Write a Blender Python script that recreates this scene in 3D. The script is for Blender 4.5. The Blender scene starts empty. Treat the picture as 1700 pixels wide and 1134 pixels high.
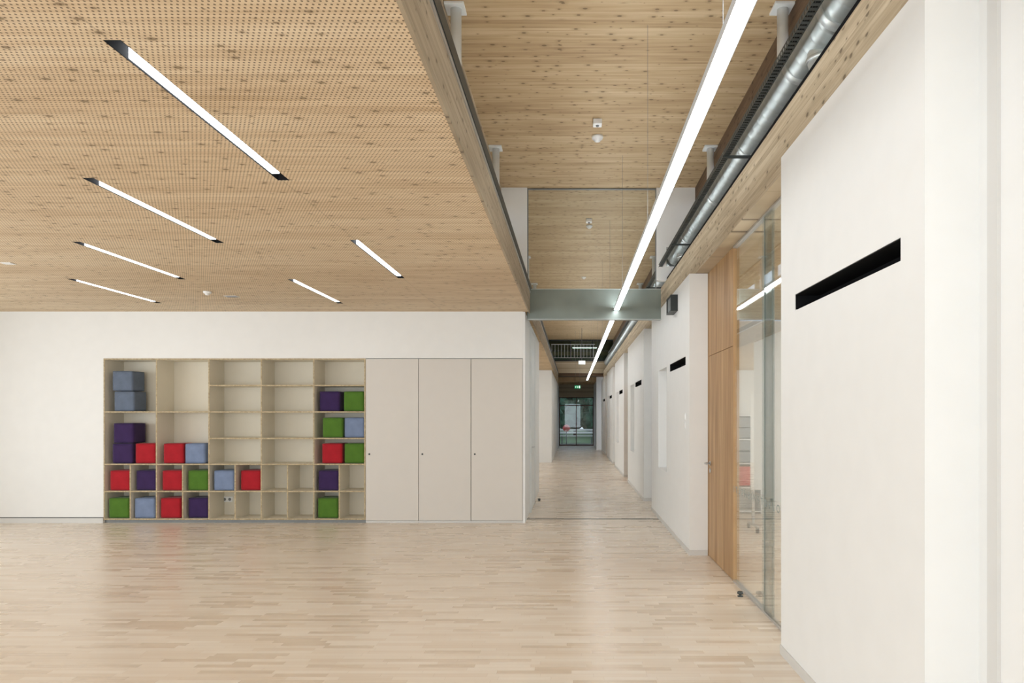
import bpy, bmesh, math, random
from mathutils import Vector, Matrix
random.seed(3)
scene = bpy.context.scene
COL = scene.collection
F = 1133.0

# ------------------------------------------------------------------ node helpers
def newmat(name):
    m = bpy.data.materials.new(name); m.use_nodes = True
    nt = m.node_tree
    b = nt.nodes.get('Principled BSDF')
    return m, nt, b

class NT:
    def __init__(s, nt): s.nt = nt
    def n(s, t, **kw):
        nd = s.nt.nodes.new(t)
        for k, v in kw.items(): setattr(nd, k, v)
        return nd
    def link(s, a, b): s.nt.links.new(a, b)
    def math(s, op, a, b=None, c=None):
        nd = s.n('ShaderNodeMath', operation=op)
        for i, v in enumerate((a, b, c)):
            if v is None: continue
            if isinstance(v, (int, float)): nd.inputs[i].default_value = v
            else: s.link(v, nd.inputs[i])
        return nd.outputs[0]
    def comb(s, x, y, z=0.0):
        nd = s.n('ShaderNodeCombineXYZ')
        for i, v in enumerate((x, y, z)):
            if isinstance(v, (int, float)): nd.inputs[i].default_value = v
            else: s.link(v, nd.inputs[i])
        return nd.outputs[0]
    def pos(s):
        g = s.n('ShaderNodeNewGeometry'); sp = s.n('ShaderNodeSeparateXYZ')
        s.link(g.outputs['Position'], sp.inputs[0])
        return sp.outputs[0], sp.outputs[1], sp.outputs[2]
    def noise(s, vec, scale, detail=3.0, rough=0.5):
        nd = s.n('ShaderNodeTexNoise')
        s.link(vec, nd.inputs['Vector'])
        nd.inputs['Scale'].default_value = scale
        nd.inputs['Detail'].default_value = detail
        nd.inputs['Roughness'].default_value = rough
        return nd.outputs['Fac']
    def white(s, vec):
        nd = s.n('ShaderNodeTexWhiteNoise', noise_dimensions='3D')
        s.link(vec, nd.inputs['Vector']); return nd.outputs['Value']
    def ramp(s, fac, stops):
        nd = s.n('ShaderNodeValToRGB'); cr = nd.color_ramp
        while len(cr.elements) < len(stops): cr.elements.new(0.5)
        for e, (p, c) in zip(cr.elements, stops):
            e.position = p; e.color = (c[0], c[1], c[2], 1)
        s.link(fac, nd.inputs[0]); return nd.outputs[0]
    def mix(s, fac, a, b, mode='MIX'):
        nd = s.n('ShaderNodeMix', data_type='RGBA', blend_type=mode)
        if isinstance(fac, (int, float)): nd.inputs[0].default_value = fac
        else: s.link(fac, nd.inputs[0])
        for i, v in ((6, a), (7, b)):
            if isinstance(v, tuple): nd.inputs[i].default_value = (v[0], v[1], v[2], 1)
            else: s.link(v, nd.inputs[i])
        return nd.outputs[2]
    def bump(s, h, strength, dist, bsdf):
        nd = s.n('ShaderNodeBump'); nd.inputs['Strength'].default_value = strength
        nd.inputs['Distance'].default_value = dist
        s.link(h, nd.inputs['Height']); s.link(nd.outputs[0], bsdf.inputs['Normal'])

def lin(r, g, b):
    f = lambda c: (c/255/12.92) if c/255 <= 0.04045 else ((c/255+0.055)/1.055)**2.4
    return (f(r), f(g), f(b))

def paint(name, col, rough=0.6, metallic=0.0, var=0.03, scale=6.0, bump=0.0, bscale=120, spec=None):
    m, nt, b = newmat(name); T = NT(nt)
    x, y, z = T.pos(); v = T.comb(x, y, z)
    f = T.noise(v, scale, 2)
    c0 = tuple(max(0, c*(1-var)) for c in col); c1 = tuple(min(1, c*(1+var)) for c in col)
    T.link(T.ramp(f, [(0.3, c0), (0.7, c1)]), b.inputs['Base Color'])
    b.inputs['Roughness'].default_value = rough; b.inputs['Metallic'].default_value = metallic
    if spec is not None: b.inputs['Specular IOR Level'].default_value = spec
    if bump: T.bump(T.noise(v, bscale, 2), bump, 0.002, b)
    return m

def emis(name, col, strength):
    m, nt, b = newmat(name)
    b.inputs['Base Color'].default_value = (*col, 1)
    b.inputs['Emission Color'].default_value = (*col, 1)
    b.inputs['Emission Strength'].default_value = strength
    return m

def glassmat(name, tint, refl=1.0, rough=0.0, opacity=0.0, ocol=(0.8, 0.85, 0.83)):
    m, nt, b = newmat(name); T = NT(nt)
    nt.nodes.remove(b)
    out = [n for n in nt.nodes if n.type == 'OUTPUT_MATERIAL'][0]
    tr = T.n('ShaderNodeBsdfTransparent'); tr.inputs[0].default_value = (*tint, 1)
    gl = T.n('ShaderNodeBsdfGlossy'); gl.inputs['Roughness'].default_value = rough
    gl.inputs['Color'].default_value = (0.95, 0.97, 0.96, 1)
    df = T.n('ShaderNodeBsdfDiffuse'); df.inputs[0].default_value = (*ocol, 1)
    lw = T.n('ShaderNodeLayerWeight'); lw.inputs['Blend'].default_value = 0.5
    p5 = T.math('POWER', lw.outputs['Facing'], 4.5)
    fac = T.math('MULTIPLY', T.math('MULTIPLY_ADD', p5, 0.9, 0.035), refl)
    m0 = T.n('ShaderNodeMixShader'); m0.inputs[0].default_value = opacity
    T.link(tr.outputs[0], m0.inputs[1]); T.link(df.outputs[0], m0.inputs[2])
    m1 = T.n('ShaderNodeMixShader'); T.link(fac, m1.inputs[0])
    T.link(m0.outputs[0], m1.inputs[1]); T.link(gl.outputs[0], m1.inputs[2])
    T.link(m1.outputs[0], out.inputs[0])
    return m

def timber(name, dark, mid, light, perf=False, board=0.11, axis='x', knots=True, rough=0.6, joints=None, kd=1.0):
    m, nt, b = newmat(name); T = NT(nt)
    x, y, z = T.pos()
    if axis == 'x': u, v = x, y       # grain along x, boards stacked in y
    elif axis == 'y': u, v = y, z     # grain along y, lamellas stacked in z
    else: u, v = z, y                 # vertical grain
    row = T.math('FLOOR', T.math('DIVIDE', v, board))
    rr = T.white(T.comb(row, 3.1, 7.7))
    us = T.math('ADD', u, T.math('MULTIPLY', rr, 37.0))
    n1 = T.noise(T.comb(T.math('MULTIPLY', us, 0.7), T.math('MULTIPLY', v, 26.0), row), 1.6, 4, 0.6)
    n2 = T.noise(T.comb(T.math('MULTIPLY', us, 1.3), T.math('MULTIPLY', v, 7.0), row), 1.0, 1)
    f = T.math('ADD', T.math('MULTIPLY', n1, 0.58), T.math('MULTIPLY', n2, 0.3))
    f = T.math('ADD', f, T.math('MULTIPLY', rr, 0.12))
    col = T.ramp(f, [(0.30, dark), (0.50, mid), (0.68, light)])
    if knots:
        vo = T.n('ShaderNodeTexVoronoi', voronoi_dimensions='2D'); vo.inputs['Scale'].default_value = 1.0
        T.link(T.comb(T.math('MULTIPLY', us, 6.5), T.math('MULTIPLY', v, 11.0), 0.0), vo.inputs['Vector'])
        rnd = T.n('ShaderNodeSeparateColor'); T.link(vo.outputs['Color'], rnd.inputs[0])
        r3 = T.math('POWER', rnd.outputs[0], 1.3)
        rad = T.math('MULTIPLY_ADD', r3, 0.14*kd, 0.035)
        k = T.math('SUBTRACT', 1.0, T.math('DIVIDE', vo.outputs['Distance'], rad))
        k = T.math('MINIMUM', T.math('MAXIMUM', T.math('MULTIPLY', k, 2.5), 0.0), 1.0)
        present = T.math('GREATER_THAN', rnd.outputs[1], 0.32)
        k = T.math('MULTIPLY', k, present)
        col = T.mix(T.math('MULTIPLY', k, 0.82), col, tuple(c*0.22 for c in dark))
        h = T.math('SUBTRACT', 1.0, T.math('DIVIDE', vo.outputs['Distance'], T.math('MULTIPLY', rad, 2.8)))
        h = T.math('MULTIPLY', T.math('MAXIMUM', h, 0.0), present)
        col = T.mix(T.math('MULTIPLY', h, 0.5), col, tuple(c*0.85 for c in dark))
    fr = T.math('FRACT', T.math('DIVIDE', v, board))
    seam = T.math('LESS_THAN', fr, 0.03)
    col = T.mix(T.math('MULTIPLY', seam, 0.18), col, tuple(c*0.5 for c in dark))
    if perf:
        px, py = 0.0225, 0.0205
        r2 = T.math('DIVIDE', y, py)
        rf = T.math('FLOOR', r2)
        off = T.math('MULTIPLY', T.math('MODULO', T.math('ABSOLUTE', rf), 2.0), 0.5)
        fx = T.math('SUBTRACT', T.math('FRACT', T.math('ADD', T.math('DIVIDE', x, px), off)), 0.5)
        fy = T.math('SUBTRACT', T.math('FRACT', r2), 0.5)
        fy = T.math('MULTIPLY', fy, py/px)
        d2 = T.math('ADD', T.math('MULTIPLY', fx, fx), T.math('MULTIPLY', fy, fy))
        hole = T.math('LESS_THAN', d2, 0.215**2)
        col = T.mix(T.math('MULTIPLY', hole, 0.86), col, (0.12, 0.08, 0.048))
    if joints:
        for j in joints:
            dj = T.math('ABSOLUTE', T.math('SUBTRACT', x, j))
            col = T.mix(T.math('MULTIPLY', T.math('LESS_THAN', dj, 0.004), 0.25), col, (0.10, 0.06, 0.03))
        fj = T.math('FRACT', T.math('DIVIDE', T.math('ADD', y, 0.15), 3.16))
        col = T.mix(T.math('MULTIPLY', T.math('LESS_THAN', fj, 0.002), 0.2), col, (0.10, 0.06, 0.03))
    T.link(col, b.inputs['Base Color'])
    b.inputs['Roughness'].default_value = rough
    b.inputs['Specular IOR Level'].default_value = 0.25
    return m

def parquet():
    m, nt, b = newmat('parquet'); T = NT(nt)
    x, y, z = T.pos()
    W = 0.050
    row = T.math('FLOOR', T.math('DIVIDE', y, W))
    rr = T.white(T.comb(row, 1.3, 0.0))
    xs = T.math('ADD', x, T.math('MULTIPLY', rr, 5.0))
    L = T.math('MULTIPLY_ADD', T.white(T.comb(row, 9.0, 2.0)), 0.20, 0.30)
    q = T.math('DIVIDE', xs, L)
    cell = T.math('FLOOR', q)
    cr = T.white(T.comb(cell, row, 5.0))
    g = T.noise(T.comb(T.math('MULTIPLY', x, 2.0), T.math('MULTIPLY', y, 60.0), T.math('MULTIPLY', cr, 30.0)), 1.0, 4, 0.6)
    f = T.math('ADD', T.math('MULTIPLY', cr, 0.52), T.math('MULTIPLY', g, 0.48))
    col = T.ramp(f, [(0.12, lin(216, 198, 177)), (0.35, lin(229, 214, 196)), (0.6, lin(237, 225, 210)), (0.88, lin(244, 235, 223))])
    s1 = T.math('LESS_THAN', T.math('FRACT', T.math('DIVIDE', y, W)), 0.03)
    s2 = T.math('LESS_THAN', T.math('MULTIPLY', T.math('FRACT', q), L), 0.0022)
    s = T.math('MAXIMUM', s1, s2)
    col = T.mix(T.math('MULTIPLY', s, 0.30), col, lin(160, 138, 112))
    T.link(col, b.inputs['Base Color'])
    rg = T.math('MULTIPLY_ADD', cr, 0.12, 0.25)
    T.link(rg, b.inputs['Roughness'])
    b.inputs['Specular IOR Level'].default_value = 0.5
    return m

def fabric(name, col):
    m, nt, b = newmat(name); T = NT(nt)
    tc = T.n('ShaderNodeTexCoord')
    n1 = T.noise(tc.outputs['Object'], 260.0, 2)
    n2 = T.noise(tc.outputs['Object'], 9.0, 3)
    f = T.math('ADD', T.math('MULTIPLY', n1, 0.6), T.math('MULTIPLY', n2, 0.4))
    T.link(T.ramp(f, [(0.3, tuple(c*0.72 for c in col)), (0.7, tuple(min(1, c*1.18) for c in col))]), b.inputs['Base Color'])
    b.inputs['Roughness'].default_value = 0.9; b.inputs['Sheen Weight'].default_value = 0.12
    b.inputs['Specular IOR Level'].default_value = 0.15
    T.bump(n1, 0.35, 0.002, b)
    return m

def plyedge():
    m, nt, b = newmat('plywood_edge'); T = NT(nt)
    x, y, z = T.pos()
    n = T.noise(T.comb(T.math('MULTIPLY', x, 14), T.math('MULTIPLY', y, 14), T.math('MULTIPLY', z, 14)), 3, 4)
    T.link(T.ramp(n, [(0.3, lin(158, 138, 102)), (0.7, lin(200, 182, 148))]), b.inputs['Base Color'])
    b.inputs['Roughness'].default_value = 0.6
    return m

# materials
WALL = paint('white_plaster', lin(240, 239, 236), 0.75, var=0.010, bump=0.10, bscale=180, spec=0.2)
WALLR = paint('white_plaster_smooth', lin(240, 240, 238), 0.7, var=0.010, spec=0.25)
CABW = paint('cream_laminate', lin(218, 212, 204), 0.5, var=0.008, spec=0.3)
SHELFW = paint('shelf_laminate', lin(228, 220, 203), 0.55, var=0.012, spec=0.25)
PLY = plyedge()
PERF = timber('perforated_spruce', lin(200, 172, 136), lin(225, 202, 169), lin(238, 220, 191), perf=True, board=0.20, joints=[-1.85, -3.08, -4.30, -5.52, -6.74], kd=0.9)
SPRUCE = timber('spruce_ceiling', lin(158, 130, 95), lin(192, 165, 127), lin(210, 187, 150), board=0.12, kd=1.0)
GLULAM = timber('glulam', lin(152, 134, 110), lin(188, 171, 144), lin(213, 199, 174), axis='y', board=0.045)
FASCIA = timber('fascia_spruce', lin(152, 136, 114), lin(182, 167, 144), lin(202, 190, 168), axis='y', board=0.4, kd=0.6)
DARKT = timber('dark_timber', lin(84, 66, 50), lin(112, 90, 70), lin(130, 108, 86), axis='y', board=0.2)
OAK = timber('oak_veneer', lin(138, 104, 68), lin(176, 140, 100), lin(204, 170, 128), axis='z', board=0.10, knots=False, rough=0.45)
PARQ = parquet()
GALV = paint('galvanised_steel', (0.44, 0.475, 0.465), 0.42, 0.65, var=0.08, scale=5)
GALV2 = paint('galvanised_collar', (0.58, 0.61, 0.60), 0.42, 0.65, var=0.06, scale=8)
STEELW = paint('white_steel', lin(232, 235, 234), 0.4, var=0.01)
ALU = paint('aluminium', (0.62, 0.63, 0.63), 0.35, 0.8, var=0.04)
ALUW = paint('silver_housing', lin(214, 216, 217), 0.45, 0.2, var=0.02)
BLACK = paint('matt_black', (0.010, 0.010, 0.011), 0.8, var=0.1, spec=0.1)
DARKM = paint('dark_metal', (0.035, 0.04, 0.04), 0.45, 0.4, var=0.1)
TRAYM = paint('tray_steel', (0.075, 0.085, 0.083), 0.45, 0.6, var=0.1)
GREY = paint('grey_metal', (0.22, 0.23, 0.23), 0.5, 0.3, var=0.05)
PLAST = paint('white_plastic', lin(240, 240, 238), 0.4, var=0.01)
BASE = paint('baseboard_white', lin(216, 214, 210), 0.5, var=0.01)
GROOVE = paint('shadow_gap', (0.10, 0.095, 0.09), 0.8, var=0.05)
GREENST = paint('grey_steel_beam', lin(136, 145, 139), 0.28, 0.3, var=0.08, scale=3)
LED = emis('led_diffuser', (0.93, 0.97, 1.0), 10.0)
LEDC = emis('led_corridor', (0.93, 0.97, 1.0), 11.0)
LEDUP = emis('led_uplight', (0.90, 0.96, 1.0), 27.0)
GLASS = glassmat('clear_glass', (0.965, 0.972, 0.968), 1.3)
GLASSD = glassmat('screen_glass', (0.935, 0.945, 0.94), 0.7)
FROST = glassmat('frosted_band', (0.86, 0.88, 0.875), 0.8, opacity=0.25, ocol=(0.66, 0.69, 0.68))
DECAL = paint('decal_grey', lin(150, 156, 152), 0.7, var=0.03)
GREEN = emis('exit_green', lin(40, 150, 100), 0.6)
WHITEE = emis('exit_white', (0.9, 0.95, 0.92), 0.9)
FRAME = paint('red_brown_frame', lin(84, 46, 38), 0.5, var=0.06)
ORG = paint('red_paint', lin(200, 40, 44), 0.5)

# ------------------------------------------------------------------ mesh helpers
def link(o): COL.objects.link(o); return o

def finish(name, bm, mat, origin=None, smooth=False, bevel=0.0):
    xs = [v.co.x for v in bm.verts]; ys = [v.co.y for v in bm.verts]; zs = [v.co.z for v in bm.verts]
    if origin is None: origin = ((min(xs)+max(xs))/2, (min(ys)+max(ys))/2, min(zs))
    o = Vector(origin)
    for v in bm.verts: v.co -= o
    me = bpy.data.meshes.new(name); bm.to_mesh(me); bm.free()
    me.materials.append(mat)
    if smooth:
        for p in me.polygons: p.use_smooth = True
    ob = bpy.data.objects.new(name, me); ob.location = o
    if bevel:
        md = ob.modifiers.new('bevel', 'BEVEL'); md.width = bevel; md.segments = 2; md.limit_method = 'ANGLE'
    return link(ob)

def addbox(bm, x0, x1, y0, y1, z0, z1):
    vs = [bm.verts.new((x, y, z)) for z in (z0, z1) for y in (y0, y1) for x in (x0, x1)]
    for f in ((0, 2, 3, 1), (4, 5, 7, 6), (0, 1, 5, 4), (2, 6, 7, 3), (0, 4, 6, 2), (1, 3, 7, 5)):
        bm.faces.new([vs[i] for i in f])

def boxes(name, lst, mat, bevel=0.0, origin=None):
    bm = bmesh.new()
    for b in lst: addbox(bm, *b)
    return finish(name, bm, mat, origin, bevel=bevel)

def box(name, x0, x1, y0, y1, z0, z1, mat, bevel=0.0): return boxes(name, [(x0, x1, y0, y1, z0, z1)], mat, bevel)

def each(name, lst, mat, bevel=0.0): return [boxes(name, [b], mat, bevel) for b in lst]

def addtube(bm, pts, r, seg=16, caps=True):
    pts = [Vector(p) for p in pts]; rings = []
    for i, p in enumerate(pts):
        t = (pts[min(i+1, len(pts)-1)] - pts[max(i-1, 0)]).normalized()
        up = Vector((0, 0, 1)) if abs(t.z) < 0.9 else Vector((1, 0, 0))
        a = t.cross(up).normalized(); b = t.cross(a).normalized()
        rr = r[i] if isinstance(r, (list, tuple)) else r
        rings.append([bm.verts.new(p + a*rr*math.cos(2*math.pi*k/seg) + b*rr*math.sin(2*math.pi*k/seg)) for k in range(seg)])
    for i in range(len(rings)-1):
        for k in range(seg):
            bm.faces.new((rings[i][k], rings[i][(k+1) % seg], rings[i+1][(k+1) % seg], rings[i+1][k]))
    if caps:
        bm.faces.new(rings[0][::-1]); bm.faces.new(rings[-1])

def tube(name, pts, r, mat, seg=16):
    bm = bmesh.new(); addtube(bm, pts, r, seg)
    bmesh.ops.recalc_face_normals(bm, faces=bm.faces)
    o = finish(name, bm, mat)
    for p in o.data.polygons: p.use_smooth = len(p.vertices) == 4
    return o

def lathe(name, prof, loc, mat, seg=24):
    bm = bmesh.new(); rings = []
    for r, z in prof:
        rings.append([bm.verts.new((loc[0]+r*math.cos(2*math.pi*k/seg), loc[1]+r*math.sin(2*math.pi*k/seg), loc[2]+z)) for k in range(seg)])
    for i in range(len(rings)-1):
        for k in range(seg):
            bm.faces.new((rings[i][k], rings[i][(k+1) % seg], rings[i+1][(k+1) % seg], rings[i+1][k]))
    bm.faces.new(rings[0]); bm.faces.new(rings[-1])
    bmesh.ops.recalc_face_normals(bm, faces=bm.faces)
    o = finish(name, bm, mat)
    for p in o.data.polygons: p.use_smooth = len(p.vertices) == 4
    return o

def empty(name, loc):
    e = bpy.data.objects.new(name, None); e.location = loc; e.empty_display_size = 0.1
    return link(e)

def adopt(parent, *kids):
    for k in kids:
        k.parent = parent; k.location = k.location - parent.location
    return parent

def tag(o, label, cat, group=None):
    o['label'] = label; o['category'] = cat
    if group: o['group'] = group
    return o

def struct(o, label, cat):
    o['kind'] = 'structure'; o['label'] = label; o['category'] = cat
    return o

def grid_panel(name, u0, u1, v0, v1, holes, depth, thick, mapf, mat):
    """front surface with real recesses; mapf(u,v,w) -> xyz, w going into the wall"""
    bm = bmesh.new()
    us = sorted(set([u0, u1] + [h[0] for h in holes] + [h[1] for h in holes]))
    vs = sorted(set([v0, v1] + [h[2] for h in holes] + [h[3] for h in holes]))
    def quad(*p): bm.faces.new([bm.verts.new(mapf(*q)) for q in p])
    for i in range(len(us)-1):
        for j in range(len(vs)-1):
            cu, cv = (us[i]+us[i+1])/2, (vs[j]+vs[j+1])/2
            if any(h[0] < cu < h[1] and h[2] < cv < h[3] for h in holes): continue
            quad((us[i], vs[j], 0), (us[i+1], vs[j], 0), (us[i+1], vs[j+1], 0), (us[i], vs[j+1], 0))
    for (a, b, c, d) in holes:
        quad((a, c, 0), (b, c, 0), (b, c, depth), (a, c, depth)); quad((a, d, 0), (b, d, 0), (b, d, depth), (a, d, depth))
        quad((a, c, 0), (a, d, 0), (a, d, depth), (a, c, depth)); quad((b, c, 0), (b, d, 0), (b, d, depth), (b, c, depth))
        quad((a, c, depth), (b, c, depth), (b, d, depth), (a, d, depth))
    a, b, c, d, t = u0, u1, v0, v1, thick
    quad((a, c, 0), (b, c, 0), (b, c, t), (a, c, t)); quad((a, d, 0), (b, d, 0), (b, d, t), (a, d, t))
    quad((a, c, 0), (a, d, 0), (a, d, t), (a, c, t)); quad((b, c, 0), (b, d, 0), (b, d, t), (b, c, t))
    quad((a, c, t), (b, c, t), (b, d, t), (a, d, t))
    bmesh.ops.remove_doubles(bm, verts=bm.verts, dist=1e-5)
    return finish(name, bm, mat)

# ------------------------------------------------------------------ shell
D = 9.85
S = F/D
def bx(px): return (px-950)/S
def bz(py): return 1.55+(690-py)/S

struct(box('floor', -9.2, 7.0, -6, 35.1, -0.1, 0, PARQ), 'pale ash strip parquet floor', 'floor')

LIGHTS = [(-1.84, 2.866), (-3.06, 4.449), (-4.285, 6.03), (-5.51, 7.62), (-1.865, 5.97), (-3.10, 7.65)]
holes = [(x-0.037, x+0.037, y-0.14, y+1.37+0.12) for x, y in LIGHTS]
struct(grid_panel('ceiling', -9.0, -0.637, -6, D, holes, 0.12, 0.40, lambda u, v, w: (u, v, 3.05+w), PERF),
       'perforated spruce acoustic ceiling with small knots', 'ceiling')
grp = 'recessed linear ceiling lights'
for i, (x, y) in enumerate(LIGHTS):
    e = empty('recessed_linear_light', (x, y+0.68, 3.051))
    y0, y1 = y-0.139, y+1.489
    ch = boxes('channel', [(x-0.0365, x-0.033, y0, y1, 3.051, 3.165), (x+0.033, x+0.0365, y0, y1, 3.051, 3.165), (x-0.033, x+0.033, y0, y1, 3.160, 3.166),
                           (x-0.033, x+0.033, y0, y0+0.004, 3.051, 3.16), (x-0.033, x+0.033, y1-0.004, y1, 3.051, 3.16)], BLACK)
    df = box('diffuser', x-0.024, x+0.024, y, y+1.37, 3.0512, 3.12, LED, 0.003)
    adopt(e, ch, df)
    tag(e, 'slim glowing white strip light in a black ceiling slot', 'ceiling light', grp)

# back wall with recess for built-in furniture
XR0, XS1, XR1 = bx(172), bx(607), bx(868)
ZT = bz(595)
struct(boxes('wall_back', [(-9.0, XR0, D, D+0.5, 0, 3.05), (XR0, -0.713, D, D+0.5, ZT, 3.05), (XR0, -0.713, D+0.46, D+0.5, 0, ZT)], WALL),
       'white plastered wall around built-in shelf and cupboards', 'wall')
struct(boxes('wall_left', [(-9.2, -9.0, -6, 10.35, 0, 0.3), (-9.2, -9.0, -6, 10.35, 2.8, 3.45), (-9.2, -9.0, 8.2, 10.35, 0.3, 2.8), (-9.2, -9.0, -6, -5.2, 0.3, 2.8)], WALL),
       'white wall with wide opening added for light', 'wall')  # out of view; opening invented so light can enter from the left
struct(boxes('wall_rear', [(-9.2, 1.9, -6.2, -6, 0, 0.2), (-9.2, 1.9, -6.2, -6, 2.9, 4.9), (1.0, 1.9, -6.2, -6, 0.2, 2.9), (-9.2, -8.6, -6.2, -6, 0.2, 2.9)], WALL),
       'white wall with wide opening added for light', 'wall')  # behind the camera; opening invented to let soft light in
struct(box('baseboard_back', -9.0, XR0, D-0.012, D, 0, 0.072, BASE), 'low off-white skirting board', 'baseboard')
struct(box('trim_1', -9.0, XR0, D-0.003, D, 0.073, 0.083, GROOVE), 'thin dark shadow line above the skirting', 'trim')

# fascia at edge of low ceiling
struct(box('trim_2', -0.636, -0.618, -6, 30, 3.046, 3.345, FASCIA), 'spruce fascia board along the ceiling edge', 'trim')
struct(box('trim_3', -0.66, -0.606, -6, 30, 3.375, 3.46, DARKM), 'dark metal edge profile on the fascia', 'trim')
struct(box('trim_19', -0.636, -0.612, -6, 30, 3.347, 3.374, ALU), 'thin pale grey metal strip on the fascia', 'trim')

# corridor left wall
struct(box('wall_corridor', -0.712, -0.68, D, 14.0, 0, 3.046, WALLR), 'white corridor wall', 'wall')
struct(box('wall_corridor.001', -1.5, -0.68, 22.5, 35, 0, 3.046, WALLR), 'white corridor wall', 'wall')
struct(box('wall_corridor.002', -5.2, -5.0, 10.4, 22.5, 0, 3.046, WALLR), 'white wall of the side bay', 'wall')
struct(box('wall_corridor.003', -5.0, -1.5, 22.5, 22.7, 0, 3.046, WALLR), 'white wall of the side bay', 'wall')
struct(box('ceiling.001', -5.2, -0.637, 10.4, 35, 3.05, 3.40, SPRUCE), 'spruce ceiling of the side bay', 'ceiling')
struct(box('trim_4', -0.68, 1.30, 10.20, 10.25, 0, 0.003, DARKM), 'thin dark metal floor joint', 'trim')

def wall_door(n, x, y0, y1, zt, side, mat, lab, hy):
    e = empty('door_%d' % n, (x, (y0+y1)/2, 0)); s = side
    a, b = sorted((x, x+s*0.02))
    leaf = box('leaf', a, b, y0+0.03, y1-0.03, 0.008, zt-0.03, mat)
    c, d = sorted((x, x+s*0.03))
    fr = boxes('frame', [(c, d, y0-0.02, y0+0.026, 0, zt+0.02), (c, d, y1-0.026, y1+0.02, 0, zt+0.02), (c, d, y0+0.026, y1-0.026, zt-0.026, zt+0.02)], mat)
    hx = x+s*0.065
    sy = 1 if hy < (y0+y1)/2 else -1
    h = tube('handle', [(x+s*0.02, hy, 1.04), (hx-s*0.01, hy, 1.04), (hx, hy+sy*0.015, 1.04), (hx, hy+sy*0.13, 1.04)], 0.009, ALU, 10)
    pl = box('lock_plate', *sorted((x+s*0.02, x+s*0.025)), hy-0.02, hy+0.02, 0.93, 1.10, ALU)
    adopt(e, leaf, fr, h, pl); struct(e, lab, 'door'); return e
wall_door(1, -0.68, 10.9, 12.0, 2.95, 1, STEELW, 'white flush door with steel lever handle', 11.05)

# downstand + screen glass
struct(box('wall_upper', -1.08, -0.66, 10.0, 10.12, 3.46, 4.89, WALLR), 'white upper wall panel beside the glass screen', 'wall')
struct(box('wall_upper.001', 1.235, 1.38, 10.0, 10.12, 3.53, 4.89, WALLR), 'white upper wall panel beside the glass screen', 'wall')
struct(boxes('wall_upper.002', [(1.38, 1.84, 10.0, 10.12, 4.02, 4.89), (1.38, 1.84, 10.0, 10.12, 3.53, 3.735), (1.67, 1.84, 10.0, 10.12, 3.735, 4.02)], WALLR), 'white upper wall panel around the duct', 'wall')
e = empty('window_1', (0.29, 10.04, 2.96))
g = box('pane', -0.655, 1.235, 10.035, 10.045, 3.40, 4.885, GLASSD)
fr = boxes('frame', [(-0.66, -0.645, 10.02, 10.06, 3.40, 4.885), (1.222, 1.235, 10.02, 10.06, 3.40, 4.885), (-0.645, 1.222, 10.02, 10.06, 4.872, 4.885)], GREY)
bmn = box('downstand', -0.66, 1.30, 10.0, 10.08, 2.965, 3.40, GREENST, 0.004)
fl = each('flange', [(-0.66, 1.30, 9.985, 10.095, 2.955, 2.967), (-0.66, 1.30, 9.985, 10.095, 3.395, 3.405)], GALV)
adopt(e, g, fr, bmn, *fl); struct(e, 'glass smoke screen above grey steel beam', 'window')

# upper ceiling and clerestory walls
struct(box('ceiling.002', -1.3, 2.0, -6, 30.2, 4.89, 5.0, SPRUCE), 'knotty spruce ceiling above the corridor', 'ceiling')
struct(boxes('wall_clerestory', [(-1.28, -1.08, -6, 30, 3.46, 4.30), (-1.20, -1.04, -6, 30, 4.62, 4.89)] +
       [(-1.20, -1.10, y, y+0.08, 4.30, 4.62) for y in [i*1.46-5 for i in range(24)]], GLULAM), 'timber side wall of the raised corridor roof', 'wall')
struct(boxes('wall_clerestory.001', [(1.84, 2.0, -6, 30, 3.52, 4.40), (1.80, 1.96, -6, 30, 4.66, 4.89)] +
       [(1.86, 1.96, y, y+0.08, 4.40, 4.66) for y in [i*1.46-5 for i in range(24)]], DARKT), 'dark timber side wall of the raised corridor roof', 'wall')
struct(box('trim_5', 1.37, 1.90, 2.64, 30, 3.13, 3.52, GLULAM), 'layered glulam timber beam above the wall', 'trim')

# columns
grp = 'white round roof posts'
for sx in (-0.95, 1.655):
    for y in (5.58, 8.50, 11.42, 14.34, 17.26, 20.18):
        zb = 3.40 if sx < 0 else 3.52
        sxx = sx if sx < 0 else 1.72
        e = empty('roof_post', (sxx, y, zb))
        sh = tube('shaft', [(sxx, y, zb+0.015), (sxx, y, 4.87)], 0.045, STEELW, 20)
        tp = box('top_plate', sxx-0.085, sxx+0.075, y-0.085, y+0.085, 4.868, 4.889, STEELW, 0.003)
        bp = box('base_plate', sxx-0.05, sxx+0.05, y-0.05, y+0.05, zb, zb+0.016, STEELW, 0.003)
        adopt(e, sh, tp, bp); tag(e, 'white round steel post with square head plate', 'column', grp)

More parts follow.
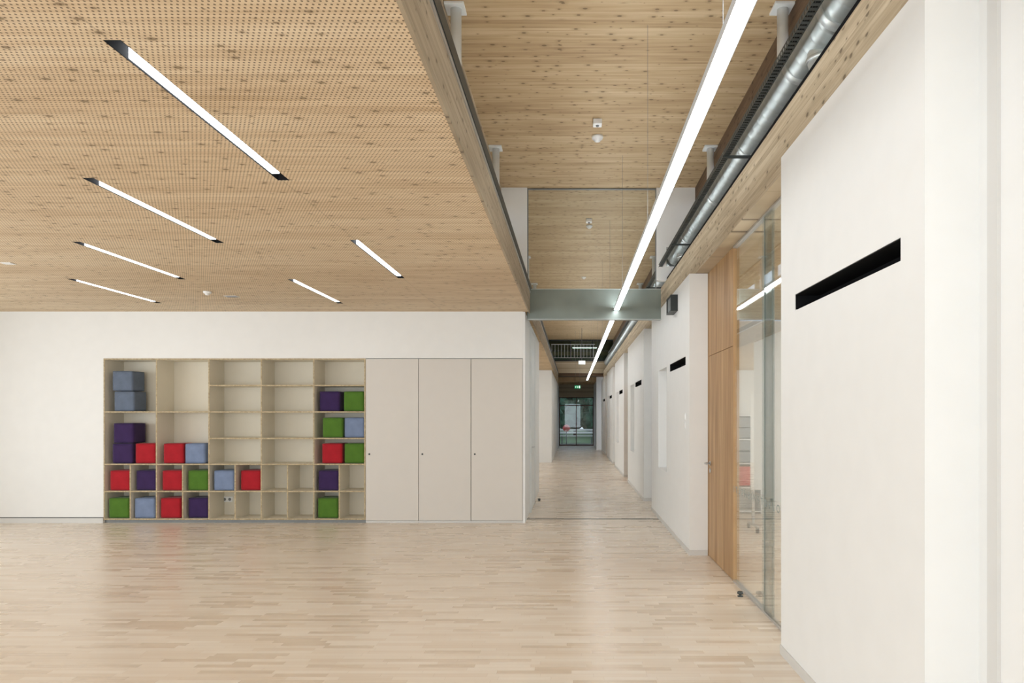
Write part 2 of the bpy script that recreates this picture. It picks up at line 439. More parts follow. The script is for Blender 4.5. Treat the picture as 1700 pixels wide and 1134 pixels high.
# ------------------------------------------------------------------ right walls
mapR = lambda X: (lambda u, v, w: (X+w, u, v))
struct(grid_panel('wall_right', 2.634, 4.446, 0, 3.23, [(2.827, 4.164, 2.191, 2.288)], 0.16, 0.25, mapR(1.36), WALLR),
       'smooth white wall pier with long black slot', 'wall')
struct(box('wall_right.001', 1.57, 1.75, -6, 2.634, 0, 4.88, WALLR), 'smooth white recessed wall', 'wall')
struct(boxes('trim_6', [(1.556, 1.57, 2.50, 2.56, 0, 3.3)], BASE), 'white door frame edge', 'trim')
def slot(n, X, y0, y1, z0, z1):
    struct(boxes('trim_%d' % n, [(X+0.15, X+0.157, y0+.002, y1-.002, z0+.002, z1-.002), (X+0.002, X+0.15, y0+.002, y1-.002, z1-0.006, z1-.002), (X+0.03, X+0.15, y0+.002, y1-.002, z0+.002, z0+.006),
        (X+0.002, X+0.15, y0+.002, y0+.006, z0+.006, z1-.006), (X+0.002, X+0.15, y1-.006, y1-.002, z0+.006, z1-.006)], BLACK), 'black recessed ventilation slot in the white wall', 'slot')
slot(7, 1.36, 2.827, 4.164, 2.191, 2.288)
struct(box('baseboard_right', 1.352, 1.36, 2.634, 4.446, 0.0, 0.06, BASE), 'low pale skirting board', 'baseboard')

tn = 8
for i in range(5):
    y0 = 7.57+4.8*i; y1 = y0+3.62
    X = 1.30
    if i == 0: hs = [(7.83, 9.09, 2.13, 2.23), (9.40, 10.30, 0.77, 2.22)]
    else: hs = [(y0+0.45, y0+1.7, 2.13, 2.23), (y0+1.95, y0+2.85, 0.77, 2.22)]
    struct(grid_panel('wall_right.%03d' % (i+2), y0, y1, 0, 3.125, hs, 0.16, 0.32, mapR(X), WALLR), 'white wall pier with black slot and shallow niche', 'wall')
    slot(tn, X, *hs[0]); tn += 1
    struct(boxes('baseboard_right.%03d' % (i+1), [(X-0.008, X, y0, y1, 0, 0.06), (X-0.008, X+0.2, y0-0.008, y0, 0, 0.06)], BASE), 'low pale skirting board', 'baseboard')
    if i < 4:
        struct(box('wall_recess.%03d' % (i+1), 1.52, 1.62, y1, y0+4.8, 0, 3.125, WALLR), 'white wall of the door recess', 'wall')
        wall_door(3+i, 1.52, y1+0.06, y0+4.74, 2.2, -1, OAK if i % 2 else STEELW, 'flush corridor door with lever handle', y1+0.2)

# oak door next to the glass
e = empty('door_2', (1.507, 6.95, 0))
leaf = box('leaf', 1.507, 1.55, 6.40, 7.535, 0.006, 2.20, OAK)
upper = box('upper_panel', 1.507, 1.55, 6.40, 7.535, 2.206, 3.128, OAK)
fr = each('frame', [(1.503, 1.56, 7.54, 7.568, 0, 3.128), (1.503, 1.56, 6.372, 6.395, 0, 3.128)], OAK)
hd = tube('handle', [(1.507, 7.44, 1.03), (1.455, 7.44, 1.03), (1.445, 7.425, 1.03), (1.445, 7.31, 1.03)], 0.010, ALU, 10)
pl = tube('lock_rosette', [(1.507, 7.44, 1.03), (1.498, 7.44, 1.03)], 0.026, ALU, 16)
pl2 = tube('lock_rosette', [(1.507, 7.44, 0.95), (1.498, 7.44, 0.95)], 0.026, ALU, 16)
adopt(e, leaf, upper, *fr, hd, pl, pl2); struct(e, 'tall oak veneer door with matching upper panel and steel lever', 'door')

# glass partition
e = empty('window_2', (1.51, 5.4, 0))
p1 = box('pane', 1.505, 1.515, 4.446, 5.35, 0.02, 3.11, GLASS)
p2 = box('pane', 1.520, 1.530, 5.20, 6.37, 0.02, 3.11, GLASS)
bd = box('frosted_edge_strip', 1.532, 1.536, 5.18, 5.51, 0.02, 3.11, FROST)
EDG = paint('glass_edge_grey', lin(142, 154, 148), 0.3)
ed = each('pane_edge', [(1.5035, 1.5165, 5.35, 5.354, 0.02, 3.11), (1.5185, 1.5315, 5.196, 5.20, 0.02, 3.11)], EDG)
rl = each('rail', [(1.50, 1.54, 4.446, 6.37, 0, 0.02), (1.50, 1.54, 4.446, 6.37, 3.11, 3.128)], ALU)
tc = bpy.data.curves.new('lettering', 'FONT'); tc.body = 'ITSCHEINSTBRLOMMER'; tc.size = 0.085; tc.space_character = 1.9; tc.extrude = 0.0004
to = bpy.data.objects.new('tmp', tc); link(to)
bpy.context.view_layer.update()
me = bpy.data.meshes.new_from_object(to); bpy.data.objects.remove(to)
w = max(v.co.x for v in me.vertices)
me.transform(Matrix(((0, 0, -1, 0), (-1.88/w, 0, 0, 0), (0, 1, 0, 0), (0, 0, 0, 1))))
me.materials.clear(); me.materials.append(DECAL)
lt = bpy.data.objects.new('lettering', me); lt.location = (1.5035, 6.36, 0.84); link(lt)
lt['label'] = 'grey spaced capital lettering on the glass'
def blob(y, z, s, n=7):
    bm = bmesh.new()
    vs = []
    for k in range(48):
        a = 2*math.pi*k/48
        r = s*(0.75+0.22*math.sin(n*a)+0.08*math.sin(3*a+1))
        vs.append(bm.verts.new((1.5030, y+r*math.cos(a)*0.9, z+r*math.sin(a)*1.2)))
    bm.faces.new(vs)
    return finish('flower_decal', bm, DECAL)
bl = [blob(4.66, 1.48, 0.13), blob(4.80, 1.28, 0.065, 5), blob(4.62, 2.38, 0.11, 6), blob(4.70, 1.95, 0.06, 5)]
adopt(e, p1, p2, bd, *ed, *rl, lt, *bl); struct(e, 'floor-to-ceiling glass partition with grey lettering and leaf decals', 'window')

# room behind glass
struct(boxes('wall_classroom', [(1.62, 6.4, 11.2, 11.35, 0, 3.1), (6.2, 6.4, 2.0, 11.2, 0, 3.1), (1.75, 6.2, 1.9, 2.0, 0, 3.1)], WALL), 'white walls of the room behind the glass', 'wall')
struct(box('ceiling.003', 1.91, 6.4, 2.0, 11.3, 3.13, 3.25, SPRUCE), 'spruce ceiling of the adjoining room', 'ceiling')
e = empty('storage_shelf', (2.72, 11.0, 0))
sx0, sx1 = 2.45, 3.0
adopt(e, boxes('body', [(sx0, sx0+.02, 10.8, 11.19, 0, 1.56), (sx1-.02, sx1, 10.8, 11.19, 0, 1.56), (sx0+.02, sx1-.02, 11.17, 11.19, 0, 1.56)] +
      [(sx0+.02, sx1-.02, 10.8, 11.17, z, z+.02) for z in (0.02, 0.4, 0.78, 1.16, 1.54)], PLAST),
      *each('drawer', [(sx0+.03, sx1-.03, 10.82, 11.1, z, z+.15) for z in (0.82, 1.0, 1.20, 1.37)], GREY),
      *each('drawer', [(sx0+.03, sx1-.03, 10.82, 11.1, 0.44, 0.74)], ORG))
tag(e, 'white shelf unit with grey drawers and a red drawer', 'shelf')
e = empty('mobile_whiteboard', (2.95, 9.2, 0))
kids = [box('board', 2.40, 3.5, 9.18, 9.21, 0.55, 1.85, PLAST, 0.004)]
kids += each('stand', [(2.42, 2.45, 9.17, 9.22, 0.10, 0.55), (3.45, 3.48, 9.17, 9.22, 0.10, 0.55), (2.42, 2.45, 8.95, 9.45, 0.07, 0.10), (3.45, 3.48, 8.95, 9.45, 0.07, 0.10)], ALU)
for cx in (2.435, 3.465):
    for cy in (8.98, 9.42):
        kids.append(tube('caster', [(cx-0.015, cy, 0.035), (cx+0.015, cy, 0.035)], 0.035, DARKM, 16))
adopt(e, *kids); tag(e, 'white board on a steel stand with dark casters', 'whiteboard')

# door stops
for (x, y) in ((1.44, 5.85), (-0.60, 12.4)):
    e = lathe('door_stop', [(r*.85, h*.85) for r, h in [(0.028, 0), (0.028, 0.008), (0.014, 0.012), (0.014, 0.022), (0.03, 0.026), (0.03, 0.045), (0.022, 0.052)]], (x, y, 0), TRAYM)
    tag(e, 'small dark round floor door stop', 'door stop', 'floor door stops')

e = empty('wall_speaker', (1.26, 8.6, 2.84))
adopt(e, boxes('casing', [(1.21, 1.30, 8.40, 8.77, 2.84, 2.853), (1.21, 1.30, 8.40, 8.77, 3.027, 3.04), (1.21, 1.30, 8.40, 8.413, 2.853, 3.027), (1.21, 1.30, 8.757, 8.77, 2.853, 3.027)], DARKM),
      box('front_panel', 1.225, 1.30, 8.414, 8.756, 2.854, 3.026, GREY))
tag(e, 'dark framed box with grey face fixed high on wall', 'speaker')
for z in (1.40, 1.50):
    e = empty('light_switch', (1.295, 7.85, z))
    adopt(e, box('plate', 1.290, 1.30, 7.81, 7.89, z, z+0.08, PLAST, 0.002), box('rocker', 1.286, 1.291, 7.825, 7.875, z+0.015, z+0.065, PLAST, 0.002))
    tag(e, 'square white light switch on the white wall', 'light switch', 'wall switches')

# ------------------------------------------------------------------ duct, tray, pipe
def duct(name, y0, y1, cx, cz, R, mat):
    bm = bmesh.new(); seg = 36; step = 0.0118; pitch = 0.13
    n = int((y1-y0)/step); rings = []
    for i in range(n+1):
        y = y0+(y1-y0)*i/n; ring = []
        for k in range(seg):
            a = 2*math.pi*k/seg
            ph = (y/pitch - k/seg) % 1.0
            r = R + 0.008*max(0.0, 1-abs(ph-0.5)/0.14)
            ring.append(bm.verts.new((cx+r*math.cos(a), y, cz+r*math.sin(a))))
        rings.append(ring)
    for i in range(n):
        for k in range(seg):
            bm.faces.new((rings[i][k], rings[i+1][k], rings[i+1][(k+1) % seg], rings[i][(k+1) % seg]))
    bm.faces.new(rings[0]); bm.faces.new(rings[-1][::-1])
    o = finish(name, bm, mat)
    for p in o.data.polygons: p.use_smooth = len(p.vertices) == 4
    return o
CX, CZ, DR = 1.525, 3.878, 0.135
e = empty('spiral_duct', (CX, 6.0, CZ))
kids = [duct('pipe', 2.75, 9.99, CX, CZ, DR, GALV)]
for y in (3.82, 4.45, 5.75, 7.06, 8.70):
    kids.append(tube('collar', [(CX, y, CZ), (CX, y+0.07, CZ)], DR+0.011, GALV2, 36))
for y in (4.17, 9.35):
    kids.append(tube('branch', [(CX, y, CZ), (CX, y, CZ-0.16), (CX+0.01, y-.02, CZ-0.23), (CX+0.04, y-.04, CZ-0.29), (CX+0.08, y-.06, CZ-0.35)], 0.085, GALV2, 20))
    kids.append(tube('branch_collar', [(CX, y, CZ-0.148), (CX, y, CZ-0.172)], 0.094, GALV2, 20))
adopt(e, *kids); tag(e, 'galvanised spiral ventilation duct with branch pipes above timber beam', 'duct')
e = empty('spiral_duct.001', (CX, 18.0, CZ))
adopt(e, duct('pipe', 10.13, 16.0, CX, CZ, DR, GALV), tube('pipe', [(CX, 16.0, CZ), (CX, 29.9, CZ)], DR, GALV, 20)); tag(e, 'galvanised spiral ventilation duct beyond the glass screen', 'duct')

TX, TW = 1.262, 0.048
bm = bmesh.new()
for ya, yb in ((2.75, 9.98), (10.13, 24.0)):
    for x in (TX, TX+TW):
        addbox(bm, x, x+0.003, ya, yb, 3.718, 3.726); addbox(bm, x, x+0.003, ya, yb, 3.750, 3.758)
        y = ya
        while y < yb-0.05: addbox(bm, x, x+0.003, y, y+0.024, 3.726, 3.750); y += 0.042
    y = ya
    while y < yb-0.05: addbox(bm, TX+0.003, TX+TW, y, y+0.024, 3.718, 3.721); y += 0.042
o = finish('cable_tray', bm, TRAYM); tag(o, 'dark perforated metal cable tray beside the duct', 'cable tray')
for k in range(3):
    xx = TX+0.012+k*0.014
    o = tube('cable', [(xx, 2.75, 3.728), (xx, 5.0, 3.729), (xx, 9.97, 3.728)], 0.006, BLACK, 8); tag(o, 'black cable lying in the tray', 'cable', 'cables in the tray')
o = tube('insulated_pipe', [(1.41, 2.75, 3.552), (1.41, 9.97, 3.552)], 0.030, BLACK, 18); tag(o, 'black insulated pipe resting on the beam', 'pipe')
for y in (5.58, 8.50, 11.42, 14.34):
    e = empty('duct_bracket', (1.6, y, 3.69))
    adopt(e, boxes('arm', [(TX-0.01, 1.84, y+0.10, y+0.125, 3.698, 3.716)], TRAYM), boxes('saddle', [(CX-0.04, CX+0.04, y+0.10, y+0.125, 3.716, 3.732)], ALU))
    tag(e, 'dark bracket arm carrying duct and cable tray', 'bracket', 'duct brackets')

# ------------------------------------------------------------------ corridor luminaire
def luminaire(y0, y1, name):
    X0, X1 = 0.606, 0.687
    e = empty(name, (0.645, (y0+y1)/2, 3.09))
    kids = [boxes('housing', [(X0, X0+0.004, y0, y1, 3.09, 3.124), (X1-0.004, X1, y0, y1, 3.09, 3.124), (X0+.004, X1-.004, y0, y0+.004, 3.09, 3.124), (X0+.004, X1-.004, y1-.004, y1, 3.09, 3.124)], ALUW),
            box('diffuser', X0+0.004, X1-0.004, y0+0.004, y1-0.004, 3.0905, 3.100, LEDC),
            box('uplight', X0+0.008, X1-0.008, y0+0.006, y1-0.006, 3.112, 3.122, LEDUP)]
    y = math.ceil((y0-0.5)/2.92)*2.92
    while y < y1:
        if y > y0+0.1: kids.append(tube('suspension_wire', [(0.645, y, 3.122), (0.645, y, 4.89)], 0.0015, GREY, 6))
        y += 2.92
    adopt(e, *kids); tag(e, 'long suspended white linear light with aluminium housing', 'pendant light', 'corridor linear lights')
luminaire(-5.0, 9.97, 'linear_pendant_light')
luminaire(10.11, 29.6, 'linear_pendant_light.001')

# ------------------------------------------------------------------ detectors
def detector(x, y, z, s=1.0):
    o = lathe('smoke_detector', [(r*s, h*s) for r, h in [(0.055, 0), (0.055, -0.012), (0.048, -0.03), (0.03, -0.035), (0.028, -0.05), (0.012, -0.055)]], (x, y, z), PLAST)
    tag(o, 'round white smoke detector on timber ceiling', 'smoke detector', 'ceiling smoke detectors'); return o
detector(0.30, 8.16, 4.89, 1.25); detector(0.30, 12.0, 4.89); detector(0.28, 16.45, 4.89); detector(-4.41, 8.25, 3.05, 0.85)
e = empty('ceiling_vent', (-5.55, 6.72, 3.04)); adopt(e, box('plate', -5.60, -5.50, 6.68, 6.76, 3.043, 3.0499, PLAST, 0.002)); tag(e, 'tiny white cover plate in perforated ceiling', 'cover plate')
for y in (7.72, 11.6):
    e = empty('sensor_box', (0.285, y, 4.82)); adopt(e, box('casing', 0.235, 0.335, y-0.055, y+0.055, 4.83, 4.889, PLAST, 0.006), lathe('lens', [(0.02, 0), (0.016, -0.012), (0.006, -0.016)], (0.285, y, 4.83), GREY))
    tag(e, 'small square white sensor box on timber ceiling', 'sensor', 'ceiling sensor boxes')
e = empty('ceiling_vent', (-4.28, 8.58, 3.04)); adopt(e, box('plate', -4.36, -4.20, 8.53, 8.63, 3.045, 3.0499, PLAST, 0.002), *each('slat', [(-4.35, -4.21, 8.545+i*.018, 8.551+i*.018, 3.043, 3.045) for i in range(5)], GREY))
tag(e, 'small flat pale vent plate in perforated ceiling', 'vent')

# ------------------------------------------------------------------ shelf
YB = D+0.42
cols = [bx(p) for p in (172, 260, 347, 434, 521, 607)]
t = 0.018
bms = []; edge = []
def panel(x0, x1, z0, z1):
    bms.append((x0, x1, D+0.002, YB, z0, z1)); edge.append((x0, x1, D-0.002, D+0.002, z0, z1))
ztop, zbot = bz(595)-0.001, 0.045
for i, c in enumerate(cols):
    x0 = c+0.001 if i == 0 else (c-t-0.001 if i == 5 else c-t/2)
    panel(x0, x0+t, zbot, ztop)
    cols[i] = x0+t/2
for i in range(5):
    x0, x1 = cols[i]+t/2, cols[i+1]-t/2
    ys = [684, 771, 816] if i < 2 else [640, 684, 728, 771, 816]
    panel(x0, x1, ztop-t, ztop); panel(x0, x1, zbot, zbot+t)
    for y in ys: panel(x0, x1, bz(y)-t/2, bz(y)+t/2)
    xm = (x0+x1)/2
    panel(xm-t/2, xm+t/2, zbot+t, bz(816)-t/2); panel(xm-t/2, xm+t/2, bz(816)+t/2, bz(771)-t/2)
e = empty('built_in_shelf', ((XR0+XS1)/2, D+0.2, 0))
adopt(e, boxes('body', bms, SHELFW), boxes('plywood_edge', edge, PLY), box('back_panel', XR0+0.001, XS1-0.001, YB, YB+0.015, 0.045, ztop, SHELFW),
      box('plinth', XR0+0.001, XS1-0.001, D+0.03, YB, 0, 0.044, GREY))
tag(e, 'cream built-in cube shelf with exposed plywood edges', 'shelf')
# socket
kx = (378-950)/F*YB; kz = 0.25
e = empty('power_socket', (kx, YB-0.01, kz))
adopt(e, box('plate', kx-0.08, kx+0.08, YB-0.012, YB-0.001, kz, kz+0.082, PLAST, 0.003),
      tube('outlet', [(kx-0.038, YB-0.0125, kz+0.041), (kx-0.038, YB-0.0145, kz+0.041)], 0.022, GREY, 20),
      tube('outlet', [(kx+0.038, YB-0.0125, kz+0.041), (kx+0.038, YB-0.0145, kz+0.041)], 0.022, GREY, 20))
tag(e, 'white double power socket on the shelf back panel', 'socket')

# cupboards
dx = [bx(607), bx(695), bx(782), bx(868)]
for i in range(3):
    a, b = dx[i], dx[i+1]
    e = empty('tall_cupboard', ((a+b)/2, D+0.2, 0))
    body = boxes('body', [(a+.001, a+.019, D+0.02, YB, 0.03, ztop), (b-.019, b-.001, D+0.02, YB, 0.03, ztop), (a+.019, b-.019, YB-.01, YB, 0.03, ztop), (a+.019, b-.019, D+.02, YB-.01, 0.03, 0.048), (a+.019, b-.019, D+.02, YB-.01, ztop-.018, ztop)], GROOVE)
    door = box('door', a+0.004, b-0.004, D-0.002, D+0.018, 0.035, ztop-0.008, CABW, 0.001)
    lk = tube('lock', [(a+0.055, D-0.0022, bz(754)), (a+0.055, D-0.008, bz(754))], 0.013, DARKM, 16)
    pb = box('plinth', a+.001, b-.001, D+0.012, D+0.03, 0, 0.03, BASE)
    adopt(e, body, door, lk, pb); tag(e, 'tall flush cream cupboard with small round lock', 'cupboard', 'built-in tall cupboards')

# cube stools
CS = 0.295
def cube_mesh(name, mat, seam):
    bm = bmesh.new(); bmesh.ops.create_cube(bm, size=1.0)
    bmesh.ops.subdivide_edges(bm, edges=bm.edges, cuts=8, use_grid_fill=True)
    for v in bm.verts:
        c = v.co.copy()
        for ax in range(3):
            o = [k for k in range(3) if k != ax]
            if abs(abs(c[ax])-0.5) < 1e-5:
                v.co[ax] += math.copysign(0.010*(1-(2*c[o[0]])**2)*(1-(2*c[o[1]])**2), c[ax])
    for v in bm.verts:
        c = v.co; n = sum(1 for k in range(3) if abs(abs(c[k])-0.5) < 1e-4)
        if n >= 2:
            for k in range(3):
                if abs(abs(c[k])-0.5) < 1e-4: c[k] *= (0.982 if n == 2 else 0.965)
        c *= CS*0.975
        c.z += CS*0.5
    zmin = min(v.co.z for v in bm.verts)
    for v in bm.verts: v.co.z -= zmin
    zmax = max(v.co.z for v in bm.verts)
    me = bpy.data.meshes.new(name); bm.to_mesh(me); bm.free(); me.materials.append(mat)
    for p in me.polygons: p.use_smooth = True
    h = CS*0.484; out = [me]
    for z in (0.008, zmax-0.008):
        bm = bmesh.new()
        r = 0.014; pts = []
        for (sx_, sy_, a0) in ((1, 1, 0), (-1, 1, 90), (-1, -1, 180), (1, -1, 270)):
            for q in range(4):
                a = math.radians(a0+q*30); pts.append((sx_*(h-r)+r*math.cos(a), sy_*(h-r)+r*math.sin(a), z))
        pts.append(pts[0]); addtube(bm, pts, 0.0026, 6, caps=False)
        me2 = bpy.data.meshes.new(name+'_seam'); bm.to_mesh(me2); bm.free(); me2.materials.append(seam)
        out.append(me2)
    return out, zmax
PAL = {'red': (lin(174, 36, 46), 'bright red'), 'green': (lin(84, 122, 46), 'grass green'), 'purple': (lin(62, 44, 86), 'dark purple'),
       'blue': (lin(126, 141, 170), 'light blue'), 'slate': (lin(106, 117, 135), 'grey-blue')}
CM = {}
for k, (c, _) in PAL.items():
    CM[k], H = cube_mesh('cube_'+k, fabric('fabric_'+k, c), paint('seam_'+k, tuple(v*0.6 for v in c), 0.9))
def cube(col, pxl, ysup, dy=0.0, lift=0.0, rot=0.0):
    zb = (zbot+t if ysup == 862 else bz(ysup)+t/2)+0.0005+lift
    x = bx(pxl)+CS*0.5
    yc = D+0.03+CS*0.5+dy
    e = empty('cube_stool', (x, yc, zb)); e.rotation_euler[2] = rot
    for nm, me in zip(('cushion', 'piping', 'piping'), CM[col]):
        o = bpy.data.objects.new(nm, me); link(o); o.parent = e
    tag(e, PAL[col][1]+' fabric cube stool in a shelf compartment', 'stool', 'fabric cube stools')
H += 0.001
cube('slate', 187, 684); cube('slate', 184, 684, 0.0, H, 0.01)
cube('purple', 184, 771); cube('purple', 185, 771, 0.01, H, -0.01); cube('red', 221.5, 771, 0.01)
cube('red', 269, 771); cube('blue', 305, 771)
cube('red', 180, 816); cube('purple', 222, 816, 0.02); cube('red', 267, 816); cube('green', 308.5, 816, 0.02); cube('blue', 353, 816); cube('red', 396.5, 816, 0.02)
cube('purple', 527, 816); cube('green', 178, 862); cube('blue', 221, 862); cube('red', 264, 862); cube('purple', 309, 862, 0.02); cube('green', 526, 862)
cube('purple', 528, 684, 0.02); cube('green', 568, 684, 0.03)
cube('green', 534, 728); cube('blue', 569.5, 728, 0.02)
cube('red', 533, 771); cube('green', 569.5, 771, 0.02)

# ------------------------------------------------------------------ corridor end
struct(box('wall_end', -1.3, 2.0, 30.0, 30.15, 3.42, 3.93, GLULAM), 'timber downstand at the corridor end', 'wall')
struct(box('wall_end.001', -5.2, -0.68, 35.0, 35.15, 0, 3.4, WALLR), 'white end wall of the corridor', 'wall')
struct(box('wall_end.002', 1.10, 2.0, 31.0, 35.15, 0, 3.3, WALLR), 'white side wall at corridor end', 'wall')
struct(box('wall_end.003', -0.68, 1.10, 35.0, 35.15, 2.50, 3.3, GLULAM), 'timber cladding above the end door', 'wall')
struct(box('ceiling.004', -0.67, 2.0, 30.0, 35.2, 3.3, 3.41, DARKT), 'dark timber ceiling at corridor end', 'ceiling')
# upper gallery behind the glazing
struct(box('ceiling.005', -1.3, 2.0, 30.2, 38.0, 4.89, 5.0, SPRUCE), 'spruce ceiling above the gallery', 'ceiling')
GALLW = paint('gallery_green_grey', lin(92, 116, 108), 0.6, var=0.1, scale=2)
struct(boxes('wall_gallery', [(-1.3, 2.0, 37.9, 38.0, 3.42, 4.89), (-1.4, -1.3, 30.15, 38.0, 3.42, 4.89), (2.0, 2.1, 30.15, 38.0, 3.42, 4.89)], GALLW), 'grey-green gallery walls', 'wall')
for k, y in enumerate((31.2, 32.6, 34.0)):
    struct(box('trim_%d' % (20+k), -0.67, 1.10, y, y+0.12, 3.10, 3.299, SPRUCE), 'timber cross beam under the end ceiling', 'beam')
e = empty('gallery_light', (0.6, 33.0, 4.8)); adopt(e, box('housing', 0.0, 1.2, 32.95, 33.05, 4.83, 4.889, ALUW), box('diffuser', 0.02, 1.18, 32.96, 33.04, 4.815, 4.829, LED))
tag(e, 'short white strip light above the gallery', 'ceiling light')
e = empty('window_3', (0.4, 30.05, 3.93))
adopt(e, box('pane', -1.08, 1.84, 30.05, 30.06, 3.95, 4.88, glassmat('gallery_glass', (0.58, 0.68, 0.64), 1.0)),
      boxes('frame', [(-1.08, 1.84, 30.0, 30.1, 3.93, 3.99), (-1.08, 1.84, 30.0, 30.1, 4.83, 4.889), (-1.08, 1.84, 30.0, 30.1, 4.38, 4.41)] + [(x, x+.04, 30.0, 30.1, 3.99, 4.83) for x in (-1.08, -0.1, 0.86, 1.79)], DARKM))
struct(e, 'dark framed clerestory glazing at corridor end', 'window')
e = empty('gallery_railing', (-0.35, 29.9, 3.93))
adopt(e, box('handrail', -0.92, 1.0, 29.90, 29.93, 4.66, 4.68, STEELW), box('bottom_rail', -0.92, 1.0, 29.90, 29.93, 4.08, 4.09, STEELW), *each('baluster', [(-0.9+i*0.14, -0.888+i*0.14, 29.91, 29.925, 4.09, 4.66) for i in range(14)], STEELW))
tag(e, 'thin white metal railing at the upper gallery', 'railing')
e = empty('door_9', (0.21, 35.05, 0))
adopt(e, boxes('frame', [(-0.68, -0.63, 35.0, 35.1, 0, 2.5), (1.05, 1.10, 35.0, 35.1, 0, 2.5), (0.19, 0.23, 35.0, 35.1, 0, 2.5), (-0.63, 1.05, 35.0, 35.1, 2.45, 2.5), (-0.63, 1.05, 35.0, 35.1, 0, 0.06), (-0.63, 1.05, 35.0, 35.1, 2.05, 2.10)], FRAME),
      box('pane', -0.63, 1.05, 35.05, 35.06, 0.06, 2.45, glassmat('door_glass', (0.90, 0.94, 0.94), 0.8)))
struct(e, 'glazed double door with red-brown frame', 'door')
# exit sign
e = empty('exit_sign', (0.2, 27.0, 2.62))
def sgn(x0, x1, z0, z1): return (x0, x1, 26.975, 26.978, z0, z1)
adopt(e, box('panel', 0.09, 0.33, 26.98, 27.0, 2.62, 2.74, GREEN), 
      *each('pictogram', [sgn(0.27, 0.31, 2.635, 2.725), sgn(0.12, 0.18, 2.675, 2.685), sgn(0.12, 0.135, 2.66, 2.70), sgn(0.205, 0.225, 2.64, 2.69), sgn(0.206, 0.224, 2.70, 2.718)], WHITEE),
      *each('hanger', [(0.12, 0.125, 26.985, 26.99, 2.74, 4.889), (0.30, 0.305, 26.985, 26.99, 2.74, 4.889)], GREY))
tag(e, 'green emergency exit sign with white running figure and arrow', 'exit sign')
e = empty('emergency_light', (0.37, 26.0, 3.5))
adopt(e, box('housing', 0.23, 0.50, 25.95, 26.05, 3.50, 3.64, PLAST, 0.005), box('diffuser', 0.25, 0.48, 25.945, 25.951, 3.52, 3.62, WHITEE), tube('rod', [(0.365, 26, 3.64), (0.365, 26, 4.89)], 0.008, GREY, 8))
tag(e, 'small white box light hanging in the corridor', 'light')

# outside
GRASS = paint('grass', lin(76, 104, 70), 0.9, var=0.3, scale=2)
PAVE = paint('dark_paving', lin(90, 90, 88), 0.8, var=0.15, scale=3)
struct(box('floor.001', -5, 6, 35.15, 38.5, -0.12, -0.02, PAVE), 'dark outdoor paving', 'floor')
struct(box('floor.002', -16, 18, 38.5, 80, -0.14, -0.04, GRASS), 'green lawn outside', 'ground')
LEAF = paint('foliage', lin(58, 92, 74), 0.9, var=0.5, scale=4, bump=0.6, bscale=12)
BARK = paint('bark', lin(70, 56, 46), 0.9, var=0.2)
for k, (x, y, s) in enumerate(((-2.6, 48, 1.0), (0.2, 52.5, 1.2), (2.6, 47.5, 1.0), (5.6, 56, 1.3), (-5.2, 56, 1.2), (-2.3, 62, 1.3), (2.4, 60, 1.3))):
    e = empty('tree', (x, y, -0.04))
    tr = tube('trunk', [(x, y, -0.04), (x+0.05, y, 1.2), (x-0.04, y, 2.0*s)], [0.14, 0.11, 0.06], BARK, 10)
    bm = bmesh.new()
    for q in range(34):
        c = Vector((x+random.uniform(-1.2, 1.2)*s, y+random.uniform(-0.9, 0.9)*s, (2.0+random.uniform(-1.3, 2.0))*s))
        r = random.uniform(0.4, 0.75)*s
        res = bmesh.ops.create_icosphere(bm, subdivisions=2, radius=r)
        for v in res['verts']:
            v.co *= random.uniform(0.82, 1.15); v.co += c
    cr = finish('crown', bm, LEAF)
    adopt(e, tr, cr); tag(e, 'leafy green tree beyond the glazed door', 'tree', 'trees outside')
e = empty('play_ball_post', (-0.32, 37.2, -0.02)) 
adopt(e, lathe('ball', [(0.02, -0.2), (0.12, -0.16), (0.19, -0.06), (0.2, 0.0), (0.19, 0.06), (0.12, 0.16), (0.02, 0.2)], (-0.32, 37.2, 0.86), ORG), tube('pole', [(-0.32, 37.2, -0.02), (-0.32, 37.2, 0.68)], 0.025, GREY, 10))
tag(e, 'red ball on a thin grey post outdoors', 'play ball')
e = empty('garden_bench', (0.3, 38.0, -0.02))
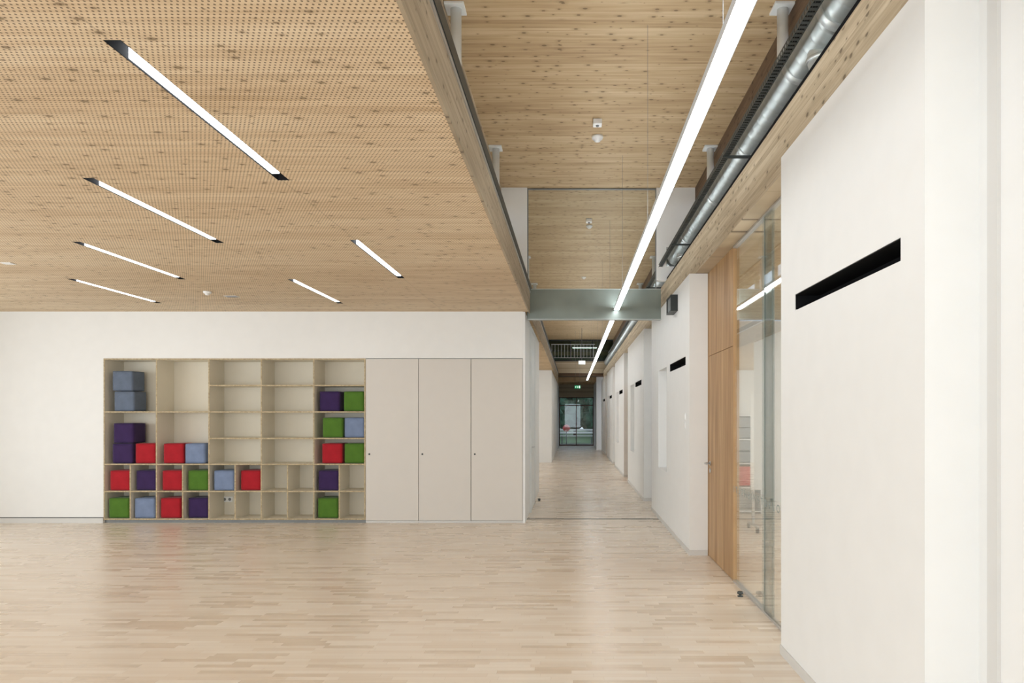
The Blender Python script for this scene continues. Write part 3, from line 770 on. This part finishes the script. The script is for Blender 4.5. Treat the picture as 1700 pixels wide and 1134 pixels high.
adopt(e, *each('slat', [(-0.7, 1.2, 37.8+i*.12, 37.9+i*.12, 0.40, 0.44) for i in range(4)], STEELW), *[box('leg', x, x+.06, 37.85, 38.33, -0.02, 0.40, GREY) for x in (-0.6, 1.04)], *[box('post', x, x+.06, 38.28, 38.33, 0.40, 0.8, GREY) for x in (-0.6, 1.04)], *each('backrest', [(-0.7, 1.2, 38.26, 38.28, 0.55, 0.65), (-0.7, 1.2, 38.26, 38.28, 0.70, 0.80)], STEELW))
tag(e, 'pale slatted bench standing on dark paving', 'bench')

# ------------------------------------------------------------------ lights
def area(name, loc, rot, sx, sy, power, col=(1, 1, 1)):
    l = bpy.data.lights.new(name, 'AREA'); l.shape = 'RECTANGLE'; l.size = sx; l.size_y = sy; l.energy = power; l.color = col
    o = bpy.data.objects.new(name, l); o.location = loc; o.rotation_euler = rot; link(o); return o
area('fill_light_rear', (-3.8, -5.95, 1.55), (math.radians(90), 0, 0), 9.4, 2.6, 350, (0.875, 0.95, 1.0))  # added soft fill lamp at the invented rear opening
area('fill_light_left', (-8.95, 1.5, 1.55), (0, math.radians(-90), 0), 2.4, 13, 265, (0.86, 0.945, 1.0))  # added fill lamp at the invented opening in the left wall
area('classroom_fill_light', (6.1, 6.5, 1.7), (0, math.radians(90), 0), 2.4, 7, 210, (0.90, 0.96, 1.0))  # unseen fill lamp added to brighten the room behind the glass
area('side_bay_area_light', (-4.9, 18, 1.6), (0, math.radians(-90), 0), 2.2, 7, 140, (0.90, 0.96, 1.0))  # area lamp in front of the solid side bay wall, no window there

w = bpy.data.worlds.new('World'); scene.world = w; w.use_nodes = True
bg = w.node_tree.nodes['Background']; bg.inputs[0].default_value = (0.80, 0.88, 1.0, 1); bg.inputs[1].default_value = 1.1

scene.view_settings.view_transform = 'Standard'
scene.view_settings.exposure = 0.0

cam = bpy.data.cameras.new('Camera'); co = bpy.data.objects.new('Camera', cam); link(co)
co.location = (0, 0, 1.55); co.rotation_euler = (math.radians(90), 0, 0)
cam.sensor_width = 36; cam.lens = 24.0
cam.shift_x = -100/1700; cam.shift_y = 123/1700
cam.clip_start = 0.05; cam.clip_end = 200
scene.camera = co
